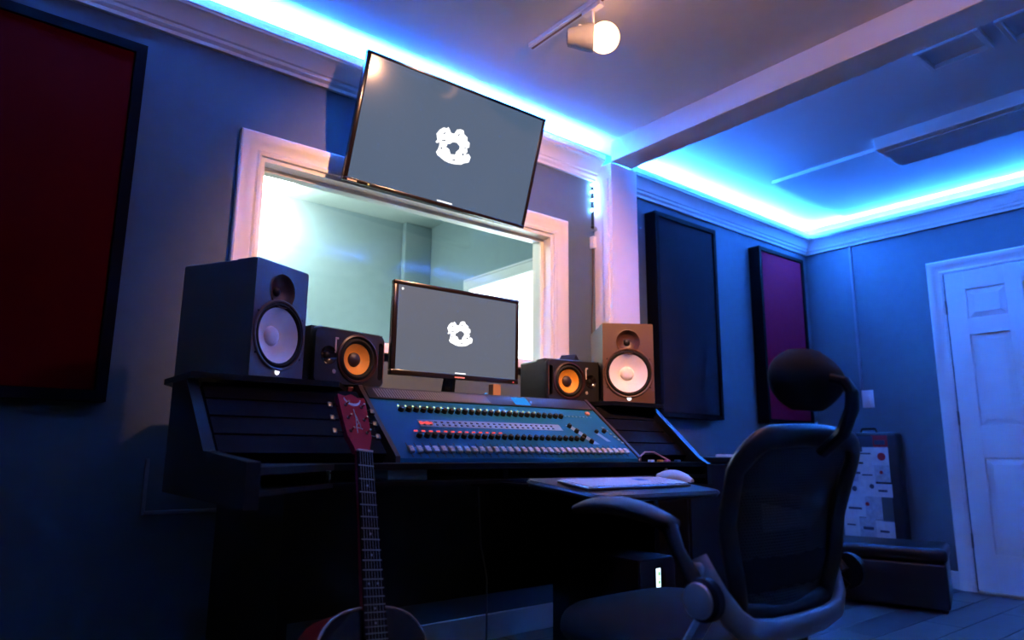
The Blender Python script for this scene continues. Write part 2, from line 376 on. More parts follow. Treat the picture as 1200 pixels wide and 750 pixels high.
# ------------------------------------------------------------------ track light
tr = empty('track_rail', (1.742, 2.075, ZC), label='white ceiling track rail carrying the spot heads', cat='track rail')
B().box(-.018, .018, -2.0, 0, -.022, 0, .002).obj('rail_body', white_m, tr, smooth=False)
B().box(-.005, .005, -1.99, -.004, -.0235, -.022).obj('copper_slot', mat('copper_dark', (.20, .10, .06), .4, metal=.6), tr, smooth=False)
def head(name, loc, ax, bm, label, y_on, r=.050, L=.055):
    e = empty(name, loc, label=label, cat='spot light', group='spot heads on the ceiling track')
    ax = Vector(ax).normalized(); q = ax.to_track_quat('Z', 'Y').to_matrix().to_4x4()
    hs = Vector((1.742, y_on, ZC-.023)) - Vector(loc)
    B().lathe([(.02, -L-.05), (.034, -L-.045), (.040, -L-.02), (r, -L+.02), (r+.004, -.012), (r+.004, 0), (r-.003, 0), (r-.003, -.012), (.02, -.02)], 28, q, cap1=True).obj('spot_can', mat('spot_can_grey', (.22, .22, .25), .5), e)
    B().lathe([(.02, -.02)]+[(.060*math.sin(PI*k/14), .040-.060*math.cos(PI*k/14)) for k in range(2, 14)]+[(.001, .100)], 28, q).obj('bulb', bm, e)
    a = hs; b = Vector((hs.x, hs.y, .045)); c = -ax*.06 + Vector((0, 0, .05))
    B().tube([a, b, c], .008, 10).obj('stem', white_m, e)
    B().box(hs.x-.014, hs.x+.014, hs.y-.05, hs.y+.05, hs.z-.02, hs.z-.0005, .003).obj('adapter', white_m, e)
head('spot_head', (1.735, 1.690, 2.415), (.70, -.70, -.06), bulb_m, 'lit spot head with bare round bulb near the end of the ceiling track', 1.70)
head('spot_head', (1.56, .70, 2.42), (-.15, .86, -.50), bulb2_m, 'lit white spot head on the ceiling track aimed at the desk', .62)

sl = bpy.data.lights.new('desk_spot_beam', 'SPOT'); so = bpy.data.objects.new('desk_spot_beam', sl); COL.objects.link(so)
sl.energy = SPOT_W; sl.color = WARM; sl.spot_size = math.radians(76); sl.spot_blend = .6; sl.shadow_soft_size = .03
so.location = (1.545, .785, 2.375); so.rotation_euler = (Vector((1.83, 2.5, 1.55))-Vector(so.location)).to_track_quat('-Z', 'Y').to_euler()

# ------------------------------------------------------------------ television
tvl = [(-0.0891, 0.3049), (-0.0779, 0.3268), (-0.0606, 0.3424), (-0.0445, 0.3432), (-0.0392, 0.351), (-0.0304, 0.3434), (-0.0203, 0.33), (-0.0039, 0.3308), (0.0054, 0.3524), (0.0228, 0.3598), (0.0399, 0.3588), (0.0458, 0.3439), (0.0649, 0.335), (0.0686, 0.3192), (0.0818, 0.3148), (0.0842, 0.2944), (0.0737, 0.2871), (0.0797, 0.2719), (0.0706, 0.2587), (0.0889, 0.264), (0.1014, 0.2528), (0.0973, 0.2283), (0.0731, 0.2172), (0.0608, 0.2075), (0.0264, 0.2), (-0.0017, 0.1983), (-0.0261, 0.2019), (-0.0415, 0.2078), (-0.0642, 0.2158), (-0.0738, 0.2274), (-0.0678, 0.2415), (-0.0648, 0.2589), (-0.0657, 0.273), (-0.0804, 0.2666), (-0.086, 0.271), (-0.0791, 0.2813)]
tvh = [(-0.025, 0.2789), (-0.0139, 0.2822), (-0.0024, 0.2939), (0.0185, 0.2959), (0.0356, 0.2843), (0.0361, 0.2719), (0.0231, 0.2555), (0.0214, 0.2425), (-0.0014, 0.238), (-0.013, 0.2575), (-0.0307, 0.2627)]
def blob(cx, cz, r, k=8, sx=1, rotd=0):
    c, s = math.cos(rotd), math.sin(rotd)
    return [(cx+c*r*sx*math.cos(2*PI*i/k)-s*r*math.sin(2*PI*i/k), cz+s*r*sx*math.cos(2*PI*i/k)+c*r*math.sin(2*PI*i/k)) for i in range(k)]
holes = [tvh, blob(-.052, .2515, .0048), blob(-.048, .288, .0028, 8, 4.5, .25), blob(.060, .2545, .0055), blob(.064, .287, .0022, 8, 4, .3), blob(-.052, .318, .003, 8, 2.5, .9), blob(.02, .332, .003, 8, 2.5, 1.1), blob(.02, .218, .003, 8, 3, .15)]
def logo_mesh(name, parent, y, fx, fz, s):
    cu = bpy.data.curves.new(name, 'CURVE'); cu.dimensions = '2D'; cu.fill_mode = 'BOTH'
    for poly in [tvl]+holes:
        sp = cu.splines.new('POLY'); sp.points.add(len(poly)-1); sp.use_cyclic_u = True
        for p, (a, b) in zip(sp.points, poly): p.co = ((a-.005)*s, (b-.277)*s, 0, 1)
    t = bpy.data.objects.new('tmp', cu); COL.objects.link(t)
    me = bpy.data.meshes.new_from_object(t.evaluated_get(bpy.context.evaluated_depsgraph_get()))
    bpy.data.objects.remove(t)
    me.transform(T(fx, y, fz) @ Matrix.Rotation(PI/2, 4, 'X')); me.materials.clear(); me.materials.append(logo_w)
    o = bpy.data.objects.new(name, me); COL.objects.link(o); o.parent = parent; return o
def display(name, loc, ang, w, h, d, bez, scr, label, cat, lz, ls, lx):
    # local: x right, y back, z up, origin front bottom centre
    R = Matrix.Rotation(ang[0], 4, 'Z') @ Matrix.Rotation(ang[1], 4, 'X') @ Matrix.Rotation(ang[2], 4, 'Y')
    e = empty(name, loc, R.to_euler(), label=label, cat=cat)
    l, r_, b, t = bez
    bz = B()
    for a in ((-w/2, w/2, 0, d*.5, h-t, h), (-w/2, w/2, 0, d*.5, 0, b), (-w/2, -w/2+l, 0, d*.5, b, h-t), (w/2-r_, w/2, 0, d*.5, b, h-t)): bz.box(*a, .0025, 2)
    bz.obj('bezel', gloss, e)
    s = B().box(-w/2+l-.001, w/2-r_+.001, .0035, .010, b-.001, h-t+.001).obj('screen', scr, e, smooth=False)
    lg = logo_mesh('screen_logo', s, .0032, lx, lz, ls)
    B().box(-.022*w/.9-.0, .022*w/.9*2.4, .0022, .0033, b+.003, b+.009 if w > .8 else b+.007).obj('screen_caption', logo_w, s, smooth=False)
    B().lathe([(.0052*w/.9+.001, 0), (.0052*w/.9+.001, .001)], 12, T(-w/2+l+.027*w/.9, .0033, h-t-.022*w/.9) @ FRONT).obj('screen_icon', logo_w, s)
    B().box(-w/2+.006, w/2-.006, d*.45, d*.62, .006, h-.006, .004).box(-w*.36, w*.36, d*.6, d, h*.12, h*.82, .012).obj('rear_housing', blackpl, e)
    return e
tv = display('television', (1.578, 2.513, 1.923), (math.radians(-4.1), math.radians(16.8), math.radians(2.1)), .93, .545, .06, (.019, .016, .016, .013), tv_scr,
             'large black television tilted down above the booth window', 'television', .277, 1, .005)
B().box(-.447, -.405, -.001, 0, .003, .009).obj('brand_mark', mat('pale_print', (.7, .6, .55), .5), tv, smooth=False)
B().lathe([(.004, 0), (.004, .002)], 10, T(-.352, 0, .007) @ FRONT).obj('power_light', led_y, tv)
tvi = tv.matrix_basis.copy(); bpy.context.view_layer.update(); tvi = tv.matrix_world.inverted()
def tvpart(b, name, m): b.v = [tuple(tvi @ Vector(v)) for v in b.v]; return b.obj(name, m, tv)
tvpart(B().box(1.46, 1.70, YB-.02, YB-.0005, 2.06, 2.36, .003), 'wall_plate', black_m)
tvpart(B().tube([(1.58, YB-.02, 2.22), (1.58, YB-.09, 2.225), (1.585, 2.47, 2.22)], .018, 10), 'tilt_arm', black_m)

# ------------------------------------------------------------------ desk
DXL, DXR = .45, 2.285
dk = empty('mixing_desk', (1.5, 2.1, 0), label='wide black studio desk with raised speaker shelf and open front slot', cat='desk')
def D(b, name, m, parent=dk, **k): b.v = [(x-1.5, y-2.1, z) for x, y, z in b.v]; return b.obj(name, m, parent, **k)
sideL = [(1.40, .72), (1.40, .812), (1.72, .832), (1.94, 1.017), (2.09, 1.017), (2.09, .72)]
sideR = [(1.63, .72), (1.63, .795), (1.67, .818), (1.89, 1.017), (2.50, 1.017), (2.50, .72)]
YZ = Matrix(((0, 0, 1, 0), (1, 0, 0, 0), (0, 1, 0, 0), (0, 0, 0, 1)))
edgem = mat('desk_satin_edge', (.006, .007, .009), .4, spec=.3)
D(B().prism(sideL, DXL, DXL+.028, YZ), 'side_panel', edgem, smooth=False)
D(B().prism(sideR, DXR-.028, DXR, YZ), 'side_panel', edgem, smooth=False)
def front_poly(i=0.): return [(DXL+.028, 1.40+i), (.74, 1.636+i), (2.0, 1.645+i), (DXR-.028, 1.635+i), (DXR-.028, 2.50), (.66, 2.50), (DXL+.028, 2.09)]
D(B().prism(front_poly(), .786, .802), 'worktop', deskm, smooth=False)
D(B().prism(front_poly(.002), .744, .755), 'lower_deck', deskm, smooth=False)
for x in (.82, 1.30, 1.75): D(B().box(x-.008, x+.008, 1.66, 2.5, .755, .786), 'slot_divider', deskm, smooth=False)
D(B().box(.67, DXR-.03, 2.48, 2.50, .802, 1.017), 'back_panel', deskm, smooth=False)
D(B().prism([(DXL, 1.90), (.86, 1.90), (.95, 2.05), (1.93, 2.05), (2.0, 1.87), (DXR, 1.85), (DXR, 2.50), (.60, 2.50), (DXL, 2.20)], 1.018, 1.034), 'speaker_shelf', deskm, smooth=False)
D(B().box(.955, 1.925, 2.043, 2.05, 1.014, 1.035, .002), 'shelf_edge', shelfm, smooth=False)
for xa, xb in ((DXL+.03, .93), (1.955, DXR-.03)):        # sloped rack bays
    n = 4
    for i in range(n):
        t0, t1 = i/n+.01, (i+1)/n-.01
        ya, za, yb_, zb = 1.72, .826, 1.93, 1.012
        p0 = (ya+(yb_-ya)*t0, za+(zb-za)*t0); p1 = (ya+(yb_-ya)*t1, za+(zb-za)*t1)
        poly = [p0, p1, (p1[0]+.02, p1[1]-.026), (p0[0]+.02, p0[1]-.026)]
        D(B().prism(poly, xa+.005, xb, YZ), 'rack_blank', black_m, smooth=False)
for x in (.70, 2.20): D(B().box(x, x+.03, 1.85, 2.45, 0, .744), 'leg_panel', deskm, smooth=False)
D(B().box(.73, 2.20, 2.42, 2.44, .25, .744), 'modesty_panel', deskm, smooth=False)
# things in the slot
B().box(.925, 1.05, 1.70, 1.86, .7555, .783, .002).obj('paper_stack', paper, label='stack of white paper in the slot under the worktop', cat='paper')
bk = empty('slot_bracket', (.742, 1.668, .7552), label='narrow silver bracket in the desk slot beside the guitar neck', cat='bracket')
B().box(0, .005, 0, .02, 0, .030, .001).obj('plate', silver, bk)
for z in (.006, .024): B().lathe([(.0025, 0), (.002, .003)], 8, T(.0025, 0, z) @ FRONT).obj('screw', chrome, bk)

# keyboard tray
tray = empty('keyboard_tray', (1.47, 1.33, .748), (math.radians(7), 0, math.radians(1)), label='black sliding keyboard tray pulled out under the worktop', cat='tray')
tp = []
for cx, cy, a0 in ((.235, .105, 0), (-.23, .105, 90), (-.205, -.10, 180), (.235, -.10, 270)):
    for k in range(6):
        a = math.radians(a0+k*18); rr = .03; tp.append((cx+rr*math.cos(a), cy+rr*math.sin(a)))
B().prism(tp, -.018, 0).obj('tray_board', mat('tray_laminate', (.03, .034, .04), .3), tray, ang=30)
B().tube([(p[0]*1.0, p[1]*1.0, -.007) for p in tp], .006, 6, closed=True).obj('tray_edge', mat('tray_edge', (.06, .065, .075), .3), tray)
for x in (-.185, .185):
    B().box(x-.015, x+.015, -.02, .42, -.024, -.0055, .002, M=T(0, .04, -.020) @ Matrix.Rotation(math.radians(-7), 4, 'X') @ T(0, 0, .019)).obj('slide_rail', black_m, tray)
kb = empty('keyboard', (1.468, 1.322, .7485), (math.radians(7), 0, math.radians(.5)), label='slim white computer keyboard on the black tray', cat='keyboard')
B().box(-.215, .205, -.058, .060, .0005, .008, .003).obj('keyboard_base', silver, kb)
ks = B(); widths = [18]*6
for rw in range(6):
    y0 = -.053+rw*.0185; x = -.208
    while x < .198-.001:
        w = .0185
        if rw == 0 and -.13 < x < -.02: w = .105
        if .075 < x < .082: x += .006
        e = min(x+w-.0028, .199)
        ks.box(x, e, y0, y0+.0158, .008, .0108, .0008, 1); x += w
ks.obj('keycaps', keyw, kb, kind='stuff')
B().box(.045, .085, .0, .030, .0109, .0113).obj('key_sticker', mat('blue_sticker', (.08, .32, .75), .5), kb, smooth=False)
ms = empty('mouse', (1.738, 1.375, .7555), (math.radians(7), 0, math.radians(20)), label='white rounded computer mouse beside the keyboard', cat='mouse')
R = []
for i in range(9):
    t = i/8; y = -.055+.11*t; w = .030*math.sin(PI*(.12+.76*t))**.6; hh = .030*math.sin(PI*(.08+.84*t))**.7
    R.append([(w*math.cos(a), y, max(0, hh*math.sin(a)) if a <= PI+.01 else 0) for a in [PI*k/10 for k in range(11)]])
B().rings(R).obj('shell', mousew, ms, ang=60)
B().lathe([(.004, -.003), (.004, .003)], 10, T(0, .03, .027) @ Matrix.Rotation(PI/2, 4, 'Y')).obj('scroll_ball', cablem, ms)

# ------------------------------------------------------------------ mixing console
MW, MD, MT = .955, .36, math.radians(37.5)
mx = empty('mixing_console', (1.455, 1.712, .8025), (0, 0, math.radians(-2.5)), label='wide grey digital mixing console with rows of knobs and lit buttons', cat='mixer')
ca, sa = math.cos(MT), math.sin(MT)
SM = Matrix(((1, 0, 0, 0), (0, ca, -sa, 0), (0, sa, ca, .012), (0, 0, 0, 1)))      # slope frame: x across, y up the slope, z out
def slope(name, b, m, parent=mx, **k):
    b.v = [tuple(SM @ Vector(v)) for v in b.v]; return b.obj(name, m, parent, **k)
ty, tz = MD*ca, MD*sa+.012
B().prism([(0, 0), (0, .012), (ty, tz), (ty+.03, tz), (ty+.03, 0)], -MW/2, MW/2, YZ).obj('chassis', mixm, mx, smooth=False)
for sx in (-1, 1):
    x0 = sx*MW/2; B().prism([(-.004, 0), (-.004, .018), (ty, tz+.008), (ty+.032, tz+.008), (ty+.032, 0)], min(x0, x0+sx*.014), max(x0, x0+sx*.014), YZ).obj('side_cheek', mat('cheek_dark', (.05, .03, .035), .35), mx, smooth=False)
slope('meter_bridge', B().box(-MW/2+.004, MW/2-.004, MD*.82, MD-.002, .0005, .006, .002), mixd)
mb = B()
for i in range(46): 
    x = -MW/2+.035+i*.0095
    mb.add([(x, MD*.835, .0064), (x+.005, MD*.835, .0064), (x+.0005, MD*.965, .0064), (x-.0045, MD*.965, .0064)], [(0, 1, 2, 3)])
slope('meter_bars', mb, mat('meter_grey', (.16, .165, .18), .4), kind='stuff', smooth=False)
slope('display', B().box(.10, .17, MD*.835, MD*.965, .006, .0068, .0003, 1), emis('lcd_blue', (.03, .30, .95), .9, K), smooth=False)
slope('pale_strip', B().box(-MW/2+.13, MW*.24, MD*.43, MD*.53, .0005, .0015), mixl, smooth=False)
kmesh = None
def knob(u, v, parent=mx, s=1.):
    global kmesh
    if kmesh is None:
        kmesh = B().lathe([(.0095, 0), (.0092, .010), (.0078, .014), (.006, .0145), (.001, .0145)], 14).box(-.0009, .0009, .001, .0085, .0146, .0152).mesh('knob', knobm, ang=40)
    o = bpy.data.objects.new('knob', kmesh); COL.objects.link(o); o.parent = parent
    o.matrix_local = SM @ T(u, v, .0008) @ Matrix.Scale(s, 4) @ Matrix.Rotation(random.uniform(-1, 1), 4, 'Z'); return o
for i in range(26):
    u = -.385 + i*.0262
    knob(u, MD*.66)
    if i < 22: slope('status_light', B().box(u-.002, u+.002, MD*.725, MD*.725+.004, .0005, .003), led_g, smooth=False)
for i in range(26):
    u = -.375 + i*.0262
    knob(u, MD*.285, s=.95)
    if i < 13: slope('mute_light', B().box(u-.006, u+.006, MD*.355, MD*.355+.005, .0005, .003), led_r, smooth=False)
bt = B()
for i in range(24):
    u = -.33+i*.0225
    for v in (.455, .495): bt.box(u-.004, u+.004, MD*v-.003, MD*v+.003, .0015, .004, .0006, 1)
slope('small_buttons', bt, mat('dark_button', (.03, .05, .09), .5), kind='stuff')
slope('lit_button', B().box(-.345, -.30, MD*.46, MD*.50, .0015, .0035, .0005, 1), led_r, smooth=False)
fd = B(); tk = B()
for i in range(33):
    u = -MW/2+.045+i*.0272
    tk.box(u-.0015, u+.0015, .004, MD*.20, .0004, .001)
    if i % 4 != 3 or i < 28: pass
slope('fader_slots', tk, mixd, kind='stuff', smooth=False)
fm = B().box(-.0085, .0085, -.013, .013, .003, .014, .003, 2).box(-.0085, .0085, -.0012, .0012, .0138, .0148).mesh('fader_cap', mat('fader_silver', (.55, .57, .60), .4))
for i in range(33):
    u = -MW/2+.045+i*.0272
    o = bpy.data.objects.new('fader_cap', fm); COL.objects.link(o); o.parent = mx; o.matrix_local = SM @ T(u, MD*.085, 0)
# master section on the right
for k in range(4): knob(.272+k*.014, MD*(.50-.085*k), s=.9)
slope('pale_strip', B().add([(.262, MD*.53, .0008), (.290, MD*.53, .0008), (.350, MD*.22, .0008), (.322, MD*.22, .0008)], [(0, 1, 2, 3)]).add([(.375, MD*.42, .0008), (.395, MD*.42, .0008), (.42, MD*.27, .0008), (.40, MD*.27, .0008)], [(0, 1, 2, 3)]), mixl, smooth=False)
knob(.385, MD*.42, s=.8); knob(.425, MD*.43, s=.9)
mt = B()
for k in range(10): mt.box(.262+k*.018, .269+k*.018, MD*.68, MD*.695, .0005, .002)
for k in range(6): mt.box(.435+k*.006, .447+k*.006, MD*(.50-.05*k)-.004, MD*(.50-.05*k)+.004, .0005, .003)
slope('small_buttons', mt, mixl, kind='stuff', smooth=False)
slope('encoder', B().lathe([(.010, 0), (.010, .006), (.007, .009), (.001, .009)], 14, T(.425, MD*.745, .0005)), mat('red_button', (.6, .25, .25), .4))

# ------------------------------------------------------------------ speakers
def circ(cx, cz, r, n=40): return [(cx+r*math.cos(2*PI*k/n), cz+r*math.sin(2*PI*k/n)) for k in range(n)]
def rrect(x0, x1, z0, z1, r, n=5):
    P = []
    for cx, cz, a0 in ((x1-r, z1-r, 0), (x0+r, z1-r, 90), (x0+r, z0+r, 180), (x1-r, z0+r, 270)):
        for k in range(n+1): a = math.radians(a0+90*k/n); P.append((cx+r*math.cos(a), cz+r*math.sin(a)))
    return P
def plate(name, polys, y0, y1, m, parent):                 # flat board with holes, front at y0
    cu = bpy.data.curves.new(name, 'CURVE'); cu.dimensions = '2D'; cu.fill_mode = 'BOTH'; cu.extrude = (y1-y0)/2
    for poly in polys:
        sp = cu.splines.new('POLY'); sp.points.add(len(poly)-1); sp.use_cyclic_u = True
        for p, (a, b) in zip(sp.points, poly): p.co = (a, b, 0, 1)
    t = bpy.data.objects.new('tmp', cu); COL.objects.link(t)
    me = bpy.data.meshes.new_from_object(t.evaluated_get(bpy.context.evaluated_depsgraph_get())); bpy.data.objects.remove(t)
    me.transform(T(0, (y0+y1)/2, 0) @ Matrix.Rotation(PI/2, 4, 'X')); me.materials.clear(); me.materials.append(m)
    o = bpy.data.objects.new(name, me); COL.objects.link(o); o.parent = parent; return o
def shell(name, w, h, y0, d, m, parent, bev=.006, dep=.07):  # cabinet open at the front by dep
    b = B().box(-w/2, w/2, y0+dep, d, 0, h, bev, 2)
    t = .012
    for a in ((-w/2, w/2, y0, y0+dep+bev, 0, t), (-w/2, w/2, y0, y0+dep+bev, h-t, h), (-w/2, -w/2+t, y0, y0+dep+bev, t, h-t), (w/2-t, w/2, y0, y0+dep+bev, t, h-t)): b.box(*a)
    return b.obj(name, m, parent, smooth=False)
def monitor_white(name, loc, yaw, label):
    e = empty(name, loc, (0, 0, math.radians(yaw)), label=label, cat='speaker', group='tall speakers with white cones'); e.scale = (.866,)*3
    w, h, d = .25, .39, .33
    shell('cabinet', w, h, .010, d, satin, e)
    plate('front_baffle', [rrect(-w/2, w/2, 0, h, .006), circ(0, .148, .113), circ(0, .300, .056)], 0, .010, satin, e)
    c = T(0, 0, .300) @ FRONT
    wg = B().lathe([(.060, .0), (.0605, .003), (.058, .0035), (.054, .0), (.047, -.012), (.036, -.021), (.024, -.027), (.017, -.029)], 40, c, cap0=False, cap1=True).obj('waveguide', satin, e)
    B().lathe([(.0165, -.028), (.014, -.022), (.008, -.018), (.001, -.017)], 20, c).obj('tweeter_dome', mat('tweeter_dark', (.006, .006, .006), .4), wg)
    c = T(0, 0, .148) @ FRONT
    B().lathe([(.121, .0), (.121, .003), (.117, .006), (.112, .005), (.109, -.002)], 48, c, cap0=False, cap1=False).obj('trim_ring', satin, e)
    B().lathe([(.113, -.004), (.109, .002), (.103, .0045), (.098, .002), (.094, -.004)], 48, c, cap0=False, cap1=False).obj('surround', rubber, e)
    B().lathe([(.0955, -.003), (.080, -.013), (.060, -.025), (.042, -.034), (.033, -.037)], 48, c, cap0=False, cap1=True).obj('cone', conew, e)
    B().lathe([(.0345, -.0365), (.031, -.030), (.023, -.024), (.012, -.021), (.001, -.020)], 32, c).obj('dust_cap', conew, e)
    c = T(0, 0, .024) @ FRONT
    B().lathe([(.0095, 0), (.0095, .002), (.001, .002)], 20, c).obj('logo_light', badge_w, e)
    lg = B()
    for a in (90, 210, 330): lg.box(-.0007, .0007, .0, .006, .0021, .0026, M=c @ Matrix.Rotation(math.radians(a-90), 4, 'Z'))
    lg.obj('logo_mark', mat('logo_grey', (.3, .3, .32), .5), e, smooth=False)
    for a, b in ((-.104, .215), (.104, .215), (-.104, .078), (.104, .078)):
        B().lathe([(.004, 0), (.0035, .002), (.001, .0022)], 8, T(a, 0, b) @ FRONT).obj('screw', rubber, e)
    return e
monitor_white('white_cone_speaker', (.695, 1.964, 1.0345), 27.8, 'tall black speaker with white cone standing nearest the dark red panel')
monitor_white('white_cone_speaker', (2.16, 1.93, 1.0345), -35.2, 'tall black speaker with white cone in front of the white post')

def monitor_yellow(name, loc, yaw, s, label, sc_):
    # lying on its side; s=+1: tweeter on the left, port on the right
    e = empty(name, loc, (0, 0, math.radians(yaw)), label=label, cat='speaker', group='sideways speakers with yellow cones'); e.scale = (sc_,)*3
    w, h, d = .284, .188, .24
    rk = mat('black_speaker_shell', (.010, .010, .011), .42, bump=.05, bscale=500)
    shell('cabinet', w, h, .020, d, rk, e, .008, .06)
    plate('front_baffle', [rrect(-w/2+.006, w/2-.006, .006, h-.006, .022), circ(s*.028, h/2, .071), circ(-s*.085, h/2+.002, .0275), rrect(s*.122-.009, s*.122+.009, .030, h-.030, .0085)], .0, .012, rk, e)
    prof = [(0, .012), (0, .030), (-.02, .030), (-.02, .012), (-.008, .0), (-.004, .004)]
    B().sweep(prof, rrect(-w/2, w/2, 0, h, .026)[::-1], lambda a, b, q: (a, q, b), closed=True).obj('baffle_edge', rk, e, ang=50)
    c = T(s*.028, 0, h/2) @ FRONT
    B().lathe([(.082, -.001), (.081, .004), (.075, .006), (.070, -.002)], 44, c, cap0=False, cap1=False).obj('trim_ring', mat('dark_red_ring', (.035, .012, .012), .35), e)
    B().lathe([(.072, -.004), (.067, .002), (.061, .004), (.056, .001), (.052, -.004)], 44, c, cap0=False, cap1=False).obj('surround', rubber, e)
    B().lathe([(.0535, -.003), (.042, -.012), (.030, -.020), (.022, -.023)], 44, c, cap0=False).obj('cone', coney, e)
    B().lathe([(.0245, -.0225), (.022, -.016), (.014, -.011), (.001, -.009)], 28, c).obj('dust_cap', mat('dust_cap_black', (.03, .014, .012), .45), e)
    c = T(-s*.085, 0, h/2+.002) @ FRONT
    B().lathe([(.030, -.001), (.0295, .002), (.027, .0), (.018, -.007), (.012, -.009)], 32, c, cap0=False).obj('waveguide', gloss, e)
    B().lathe([(.011, -.009), (.009, -.005), (.001, -.003)], 16, c).obj('tweeter_dome', mat('tweeter_dark', (.015, .015, .016), .3), e)
    B().tube([(s*.1335, -.001, .032), (s*.1335, -.001, h-.032)], .002, 6).obj('port_edge', satin, e)
    B().box(-s*.060-.003, -s*.060+.003, -.0012, 0.001, h*.56, h*.80, .0008, 1).box(-s*.060-.003, -s*.060+.010, -.0012, .001, h*.80, h*.835, .0008, 1).obj('logo_mark', mat('logo_pink_grey', (.5, .42, .42), .5), e)
    B().lathe([(.0075, 0), (.007, .0015), (.001, .0018)], 16, T(-s*.062, 0, .045) @ FRONT).obj('badge', mat('badge_grey', (.3, .27, .27), .4), e)
    return e
monitor_yellow('yellow_cone_speaker', (.960, 2.045, 1.0350), 10.1, 1, 'sideways black speaker with yellow cone tucked beside the speaker nearest the red panel', .98)
monitor_yellow('yellow_cone_speaker', (1.975, 2.062, 1.0350), -10.3, -1, 'sideways black speaker with yellow cone and small box on top', .95)
sb = empty('power_supply', (2.10, 2.235, 1.2145), (0, 0, .5), label='small black box on top of the sideways speaker by the post', cat='adapter')
B().prism([(-.045, 0), (.045, 0), (.045, .035), (.01, .05), (-.03, .02)], -.035, .035, FRONT).obj('housing', blackpl, sb)
B().tube([(.045, 0, .02), (.08, .02, .015), (.10, .07, -.02)], .003, 6).obj('lead', rubber, sb)

# ------------------------------------------------------------------ desk monitor
mo = display('computer_monitor', (1.425, 2.110, 1.096), (math.radians(-1.5), math.radians(.6), 0), .560, .340, .05, (.018, .014, .018, .016), mon_scr,
             'black computer monitor on a glossy stand behind the mixing console', 'monitor', .172, .60, .003)
B().box(-.017, .027, -.001, 0, .005, .010).obj('brand_mark', mat('pink_print', (.75, .35, .35), .5), mo, smooth=False)
B().lathe([(.003, 0), (.003, .0015)], 8, T(.255, 0, .006) @ FRONT).obj('power_light', led_r, mo)
B().tube([(0, .05, .10), (0, .06, .02), (0, .075, -.057)], [(.03, .012), (.026, .012), (.030, .014)], 14).obj('stand_neck', gloss, mo)
B().lathe([(.11, -.0615), (.11, -.057), (.09, -.053), (.03, -.050), (.001, -.050)], 36, T(0, .06, 0) @ Matrix.Scale(.62, 4, (0, 1, 0))).obj('stand_base', gloss, mo)
# small things on the shelf
B().box(-.018, .018, 0, .03, 0, .05, .001, 1).obj('cardboard_box', brown, label='small brown cardboard box under the desk monitor corner', cat='box', loc=(1.572, 2.065, 1.0350))
bl_ = empty('usb_dongle', (1.52, 2.06, 1.0350), label='tiny blue lit device on the shelf under the desk monitor', cat='device')
B().box(-.012, .012, 0, .02, 0, .010, .002).obj('case', blackpl, bl_)
B().lathe([(.0045, 0), (.004, .003), (.001, .004)], 10, T(0, .006, .010)).obj('light', led_b, bl_)
# cables on the right of the console
ck = empty('desk_cable', (1.98, 1.685, .8025), label='thin pink cable looping on the worktop between console and white post', cat='cable')
B().tube([(-.05, 0, .004), (-.03, .01, .02), (.02, .03, .035), (.07, .03, .035), (.10, .02, .02), (.12, .0, .005)], .003, 6).obj('cord', mat('pink_cable', (.5, .25, .22), .5), ck)
for i, (x, m) in enumerate(((-.02, paper), (.03, coney), (.07, mat('pink_plug', (.5, .1, .3), .5)), (.13, mat('blue_plug', (.05, .2, .6), .5)))):
    B().box(x, x+.022, -.03, -.015, 0, .008, .002).obj('plug', m, ck)

# ------------------------------------------------------------------ guitar leaning on the desk
A_ = Vector((.797, 1.600, .829)); Bt = Vector((.7507, 1.309, .0225))
zg = (A_-Bt).normalized(); xg = Vector((1, .14, 0)); xg = (xg-zg*xg.dot(zg)).normalized(); yg = zg.cross(xg)
G = Matrix((xg, yg, zg)).transposed().to_4x4(); G.translation = Bt
gt = empty('acoustic_guitar', Bt, G.to_euler(), label='acoustic guitar with burgundy headstock leaning against the desk', cat='guitar')
GL = .859
def half(z):      # body half width by height above tail
    pts = [(0, 0), (.015, .09), (.05, .148), (.11, .185), (.17, .193), (.24, .165), (.30, .136), (.33, .133), (.38, .142), (.43, .143), (.47, .115), (.49, .075), (.50, .0)]
    for (a, wa), (b, wb_) in zip(pts, pts[1:]):
        if a <= z <= b:
            t = (z-a)/(b-a); t = t*t*(3-2*t) if .05 < a < .4 else t; return wa+(wb_-wa)*t
    return 0
zs = [0, .003, .008, .016, .03]+[.05+.02*i for i in range(20)]+[.445, .46, .475, .485, .492, .497, .50]
out = [(half(z), z) for z in zs]+[(-half(z), z) for z in reversed(zs[1:-1])]
XZ = Matrix(((1, 0, 0, 0), (0, 0, 1, 0), (0, 1, 0, 0), (0, 0, 0, 1)))
def body(b, y0, y1, sc=1.): return b.prism([(x*sc, .25+(z-.25)*sc) for x, z in out], y0, y1, XZ)
body(B(), .004, .104).obj('body_sides', redlac, gt, ang=50)
tpz = body(B(), -.0005, .0038, .985).obj('soundboard', gtop, gt, ang=50)
B().tube([(x, .001, z) for x, z in out[1:]], .0028, 6, closed=True, up=Vector((0, 1, 0))).obj('binding', mat('grey_binding', (.32, .33, .36), .4), gt)
B().lathe([(.050, .0), (.050, .001), (.058, .001), (.058, 0)], 32, T(0, -.0006, .345) @ FRONT, cap0=False, cap1=False).obj('rosette', pearl, tpz)
B().lathe([(.050, 0), (.050, .0008), (.001, .0008)], 32, T(0, -.0004, .345) @ FRONT).obj('sound_hole', rubber, tpz)
B().box(-.08, .08, -.010, -.0005, .155, .185, .004).obj('bridge', ebony, gt)
def nw(z): return .0215+(GL-z)/.36*.0065
